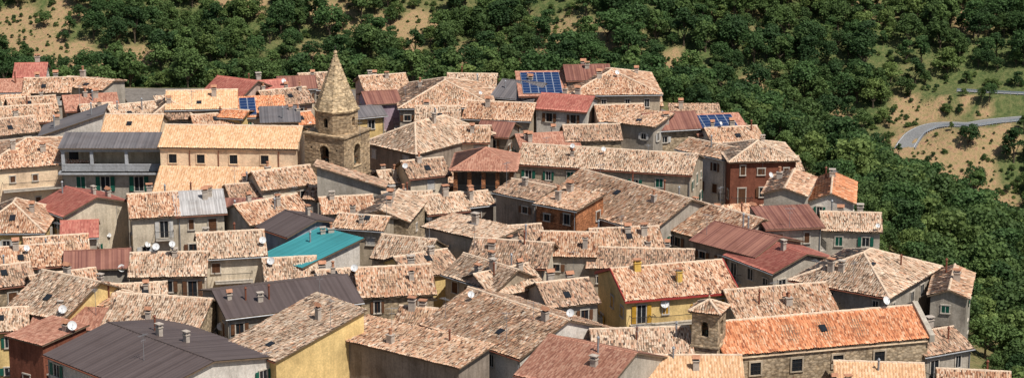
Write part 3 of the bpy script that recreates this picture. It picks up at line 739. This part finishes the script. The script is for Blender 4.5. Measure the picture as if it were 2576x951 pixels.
bp=N(nt,'ShaderNodeBump'); bp.inputs['Distance'].default_value=.8; nt.links.new(n2,bp.inputs['Height']); nt.links.new(bp.outputs[0],b.inputs['Normal'])
me.materials.append(m); to=bpy.data.objects.new('hillside_terrain',me); COL.objects.link(to)
mb=MB(); mpv=wall_mat('street_paving_stone',(.22,.19,.16),.5)
mb.poly([(x,y,.02) for x,y in[(-200,150),(49,150),(49,200),(48,240),(45,270),(41,300),(37,330),(28,350),(18,372),(-200,378)]],mpv); mb.obj('street_paving')
mr=plain('asphalt_road',(.21,.205,.195)); mline=plain('road_line',(.6,.6,.58)); mg=plain('guardrail_steel',(.36,.40,.45),.4,.3)
for Q,hw in zip(ROADS,(2.5,1.0)):
    e=empty('mountain_road'); mb=MB(); gm=MB()
    L=[]
    for i,pq in enumerate(Q):
        t=(Q[min(i+1,len(Q)-1)]-Q[max(i-1,0)]); t.z=0; t.normalize(); s=Vector((t.y,-t.x,0)); L.append((pq,s))
    for (p,s),(q,r) in zip(L[:-1],L[1:]):
        up=Vector((0,0,.05)); mb.poly([p-s*hw+up,p+s*hw+up,q+r*hw+up,q-r*hw+up],mr)
        for w in(-hw+.3,hw-.3):
            u2=Vector((0,0,.055)); mb.poly([p+s*(w-.06)+u2,p+s*(w+.06)+u2,q+r*(w+.06)+u2,q+r*(w-.06)+u2],mline)
        c0=p+s*(hw+.3);c1=q+r*(hw+.3)
        gm.hexa([c0+Vector((0,0,.45)),c1+Vector((0,0,.45)),c1+r*.06+Vector((0,0,.45)),c0+s*.06+Vector((0,0,.45))],[c0+Vector((0,0,.85)),c1+Vector((0,0,.85)),c1+r*.06+Vector((0,0,.85)),c0+s*.06+Vector((0,0,.85))],mg)
        gm.cyl(c0-Vector((0,0,.6)),c0+Vector((0,0,.8)),.07,.07,mg,6)
    mb.obj('carriageway',e); gm.obj('guardrail',e)
# ------------------------------------------------------------------ trees
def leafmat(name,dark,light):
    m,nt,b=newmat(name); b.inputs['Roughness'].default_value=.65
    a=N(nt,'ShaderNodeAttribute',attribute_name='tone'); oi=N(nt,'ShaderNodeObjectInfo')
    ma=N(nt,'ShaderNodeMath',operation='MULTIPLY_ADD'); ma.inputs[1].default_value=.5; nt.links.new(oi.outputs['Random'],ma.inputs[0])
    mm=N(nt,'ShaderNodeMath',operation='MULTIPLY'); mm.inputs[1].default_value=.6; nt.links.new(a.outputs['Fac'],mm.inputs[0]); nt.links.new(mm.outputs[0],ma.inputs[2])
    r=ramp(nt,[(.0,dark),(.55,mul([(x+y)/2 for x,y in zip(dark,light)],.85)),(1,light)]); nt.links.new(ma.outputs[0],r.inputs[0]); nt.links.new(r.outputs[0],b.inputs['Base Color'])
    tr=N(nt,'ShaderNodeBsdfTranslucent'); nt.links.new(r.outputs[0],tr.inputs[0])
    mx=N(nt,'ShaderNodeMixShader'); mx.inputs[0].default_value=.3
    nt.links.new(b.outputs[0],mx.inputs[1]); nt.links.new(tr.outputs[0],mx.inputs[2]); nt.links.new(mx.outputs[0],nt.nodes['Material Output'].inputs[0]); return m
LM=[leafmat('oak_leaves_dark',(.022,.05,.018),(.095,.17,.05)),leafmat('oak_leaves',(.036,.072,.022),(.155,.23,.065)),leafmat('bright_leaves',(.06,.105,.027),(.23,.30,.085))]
MBARK=plain('bark',(.10,.075,.05))
def tree_mesh(name,lm,R=2.7,Hc=3.0,n=1700,cl=20,leaf=.34,squash=.9,trunk=True):
    V=[];Fc=[];tone=[]
    cs=[]
    for i in range(cl):
        th=rng.uniform(0,2*math.pi); ph=rng.uniform(-.35,1); rr=R*.74*rng.uniform(.4,1.05)
        cs.append((rr*math.cos(th)*math.sqrt(max(.05,1-ph*ph*.8)),rr*math.sin(th)*math.sqrt(max(.05,1-ph*ph*.8)),Hc+ph*R*squash*.85,rng.uniform(.5,1.25)*R*.34,rng.uniform(0,1)))
    for i in range(n):
        c=cs[i%cl]; d=rng.normal(0,1,3); d/=np.linalg.norm(d)
        if d[2]<-.5: d[2]*=-1
        r=c[3]*rng.uniform(.65,1.15); p=np.array(c[:3])+d*r*np.array([1,1,.85])
        nn=d+rng.normal(0,.6,3); nn/=np.linalg.norm(nn)
        a=np.cross(nn,[.3,.2,1.]); a/=np.linalg.norm(a); b_=np.cross(nn,a); s=leaf*rng.uniform(.6,1.3)
        k=len(V); V+= [tuple(p-a*s*.5),tuple(p-b_*s*.4),tuple(p+a*s*.5),tuple(p+b_*s*.4)]; Fc.append((k,k+1,k+2,k+3))
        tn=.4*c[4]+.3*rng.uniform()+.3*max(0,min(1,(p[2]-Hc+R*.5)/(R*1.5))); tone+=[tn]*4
    mb=MB(); mb.v=V; mb.f=Fc; mb.mats=[lm,MBARK]; mb.m=[0]*len(Fc)
    if trunk:
        mb.cyl((0,0,-1),(0,0,Hc*.6),.2,.14,MBARK,6)
        for i in range(5):
            c=cs[i]; mb.cyl((0,0,Hc*.45),c[:3],.11,.03,MBARK,5)
    tone+=[.2]*(len(mb.v)-len(tone))
    me=bpy.data.meshes.new(name); me.from_pydata(mb.v,[],mb.f)
    for m in mb.mats: me.materials.append(m)
    me.polygons.foreach_set('material_index',mb.m); a=me.attributes.new('tone','FLOAT','POINT'); a.data.foreach_set('value',tone); me.update(); return me
tc=bpy.data.collections.new('forest_tree_kinds')
specs=[(0,2.9,3.2,.95),(0,2.5,3.6,1.25),(1,2.9,3.1,.9),(1,2.4,3.0,1.1),(0,3.2,3.3,.85),(2,2.5,2.8,.95),(1,2.1,3.8,1.5),(2,2.9,2.6,.8)]
TM=[]
for i,(l,R,Hc,sq) in enumerate(specs):
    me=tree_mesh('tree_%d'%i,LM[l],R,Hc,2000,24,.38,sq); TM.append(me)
    o=bpy.data.objects.new('forest_tree_kind_%d'%i,me); tc.objects.link(o)
pts=[];sc=[];ro=[];vi=[]
def addt(x,y,s,k): pts.append((x,y,hgt(x,y)-.3)); sc.append(s); ro.append(random.uniform(0,6.28)); vi.append(k)
y=170.
while y<760:
    step=3.9 if y<700 else 5
    x=-.30*y-15
    while x<.34*y+25:
        px=x+random.uniform(-1.9,1.9);py=y+random.uniform(-1.9,1.9)
        s=sdist(px,py)
        if s>1.2:
            z=hgt(px,py); dd=dry(px,py,z) if py>380 else 0
            nz=noise.noise(Vector((px/16,py/16,1.7)))+.5*noise.noise(Vector((px/8,py/8,9)))
            rdst=rdist(px,py)[0] if (px>60 and py>480) else 99
            dens=(.76 if py>420 else 1.0)-dd*.85+nz*.75
            if rdst>5:
                if random.random()<dens:
                    g=noise.noise(Vector((px/30,py/30,5)))
                    k=random.choice([0,1,2,3,4,0,1,6,4] if g<.1 else [2,3,5,7,6,1,2])
                    if px>40 and py<400: k=random.choice([5,7,2,3,0,1,2])
                    big=random.choice([.6,.8,1,1.1,1.3,1.5])
                    addt(px,py,big*(1 if rdst>10 else .45)*(.75 if s<8 else 1),k)
                elif random.random()<.85:
                    for _ in range(4): addt(px+random.uniform(-2,2),py+random.uniform(-2,2),random.uniform(.12,.40)*(1-.4*dd),random.choice([2,5,7,3,7,0]))
        x+=step
    y+=step
print('trees',len(pts),'t',time.time()-T0)
me=bpy.data.meshes.new('forest'); me.from_pydata(pts,[],[])
for nme,ty,dat in(('scl','FLOAT',sc),('rotz','FLOAT',ro),('vid','INT',vi)):
    a=me.attributes.new(nme,ty,'POINT'); a.data.foreach_set('value',dat)
fo=bpy.data.objects.new('hillside_forest',me); COL.objects.link(fo)
ng=bpy.data.node_groups.new('forest_scatter','GeometryNodeTree')
ng.interface.new_socket(name='Geometry',in_out='INPUT',socket_type='NodeSocketGeometry'); ng.interface.new_socket(name='Geometry',in_out='OUTPUT',socket_type='NodeSocketGeometry')
gi=ng.nodes.new('NodeGroupInput');go=ng.nodes.new('NodeGroupOutput'); ip=ng.nodes.new('GeometryNodeInstanceOnPoints'); ci=ng.nodes.new('GeometryNodeCollectionInfo')
ci.inputs['Collection'].default_value=tc; ci.inputs['Separate Children'].default_value=True; ci.inputs['Reset Children'].default_value=True
def na(nm,ty):
    n=ng.nodes.new('GeometryNodeInputNamedAttribute'); n.data_type=ty; n.inputs['Name'].default_value=nm; return n.outputs['Attribute']
cx=ng.nodes.new('ShaderNodeCombineXYZ'); ng.links.new(na('rotz','FLOAT'),cx.inputs[2])
ip.inputs['Pick Instance'].default_value=True
L=ng.links.new; L(gi.outputs[0],ip.inputs['Points']); L(ci.outputs[0],ip.inputs['Instance']); L(na('vid','INT'),ip.inputs['Instance Index']); L(cx.outputs[0],ip.inputs['Rotation']); L(na('scl','FLOAT'),ip.inputs['Scale']); L(ip.outputs[0],go.inputs[0])
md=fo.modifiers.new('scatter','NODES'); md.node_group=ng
for u,v,s,k in((3250,935,1.0,5),(3300,960,.7,7),(3180,905,.6,5)):
    p=at(u,v,3.5); o=bpy.data.objects.new('garden_tree',TM[k]); COL.objects.link(o); o.location=(p.x,p.y,1.0); o.scale=(s,)*3
# ------------------------------------------------------------------ camera, light
cam=bpy.data.cameras.new('Camera'); co=bpy.data.objects.new('Camera',cam); COL.objects.link(co)
co.location=(0,0,CZ); co.rotation_euler=(math.radians(75),0,0); cam.sensor_width=36; cam.lens=36*F/3840; cam.clip_end=10000; cam.clip_start=1
scn.camera=co
bpy.context.view_layer.update(); dg=bpy.context.evaluated_depsgraph_get()
def surf(u,v):
    ok,loc,nor,idx,ob,mx=scn.ray_cast(dg,Vector((0,0,CZ)),ray(u,v).normalized()); return loc if ok else None
def dish(u,v,r=.5,col=None):
    p=surf(u,v+20)
    if p is None or p.y>400: return
    e=empty('satellite_dish',p,random.uniform(-.3,.9)); mb=MB(); r*=.88
    mb.cyl((0,0,-.4),(0,0,.6),.03,.03,MSTEEL,6)
    n=Vector((0,-.86,.5)).normalized(); a=Vector((1,0,0)); b=n.cross(a); c=Vector((0,-.1,.65))
    pr=[(0,0),(.35*r,.03*r),(.7*r,.12*r),(r,.26*r)]
    K=18
    for (r0,h0),(r1,h1) in zip(pr[:-1],pr[1:]):
        for i in range(K):
            t0=2*math.pi*i/K;t1=2*math.pi*(i+1)/K
            P=lambda rr,t,h:c+(a*math.cos(t)+b*math.sin(t))*rr+n*h
            mb.poly([P(r0,t0,h0),P(r1,t0,h1),P(r1,t1,h1),P(r0,t1,h0)],MDISH)
    f=c+n*r*1.0; mb.cyl(c-b*r*.9+n*.2*r,f,.018,.018,MSTEEL,5); mb.cyl(f,f+n*.12,.05,.05,MSTEEL,6)
    mb.obj('dish',e)
for u,v,*r in [(237,1160),(270,1222,.55),(455,1005,.5),(830,1225,.5),(1018,978,.5),(552,915,.4),(585,925,.45),(645,915,.4),(985,900,.45),(1330,1005,.45),(2140,1175,.45),(2492,1140,.5),(3318,1128,.5),(1063,300,.4),(2312,268,.4),(2262,557,.35),(1765,1105,.4),(410,880,.3),(1520,620,.4),(2147,545,.35),(2887,655,.4),(1800,345,.3),(100,930,.4),(3290,845,.3),(2700,460,.3),(1163,460,.3)]:
    dish(u,v,r[0] if r else .5)
def antenna(u,v):
    p=surf(u,v)
    if p is None or p.y>400: return
    e=empty('tv_antenna',p,random.uniform(0,3)); mb=MB(); h=random.uniform(2,3.2)
    mb.cyl((0,0,-.4),(0,0,h),.028,.022,MSTEEL,5); mb.cyl((-.6,0,h-.2),(.6,0,h-.2),.018,.018,MSTEEL,5)
    for i in range(7): x=-.55+i*.18; mb.cyl((x,-.25-.02*i,h-.2),(x,.25+.02*i,h-.2),.01,.01,MSTEEL,4)
    mb.cyl((-.3,0,h-.7),(.3,0,h-.7),.015,.015,MSTEEL,5)
    for x in(-.25,0,.25): mb.cyl((x,0,h-.95),(x,0,h-.45),.01,.01,MSTEEL,4)
    mb.obj('mast_and_elements',e)
random.seed(5)
for u,v in [(360,1180),(220,930),(1240,1230),(1470,1240),(880,700),(1100,760),(2580,640),(1610,900),(2150,1010),(2390,1330),(1670,1190),(2540,1080),(3130,700),(2960,870),(640,880),(440,860),(1900,700),(2430,620),(2860,640),(300,400),(720,400),(1520,380),(1000,1390),(540,1350),(1200,1120),(2330,880),(2650,880),(1450,800),(3060,1040),(2000,1200),(1780,930),(2250,700),(2700,780),(1350,500),(2050,600),(2900,1150),(1900,1280),(3200,1060)]: antenna(u,v)
w=bpy.data.worlds.new('World'); scn.world=w; w.use_nodes=True; nt=w.node_tree
sk=nt.nodes.new('ShaderNodeTexSky'); sk.sky_type='NISHITA'; sk.sun_disc=False
EL=math.radians(58); az=math.radians(42)
S=Vector((math.sin(az)*math.cos(EL),-math.cos(az)*math.cos(EL),math.sin(EL)))
sk.sun_elevation=EL; sk.sun_rotation=math.atan2(S.x,S.y)
bg=nt.nodes['Background']; bg.inputs[1].default_value=.08; nt.links.new(sk.outputs[0],bg.inputs[0])
sl=bpy.data.lights.new('sun','SUN'); sl.energy=5.0; sl.angle=math.radians(.5); sl.color=(1,.97,.93)
so=bpy.data.objects.new('sun',sl); COL.objects.link(so); so.rotation_euler=(-S).to_track_quat('-Z','Y').to_euler()
scn.view_settings.view_transform='Standard'; scn.view_settings.look='None'; scn.view_settings.exposure=0
print('done',time.time()-T0)
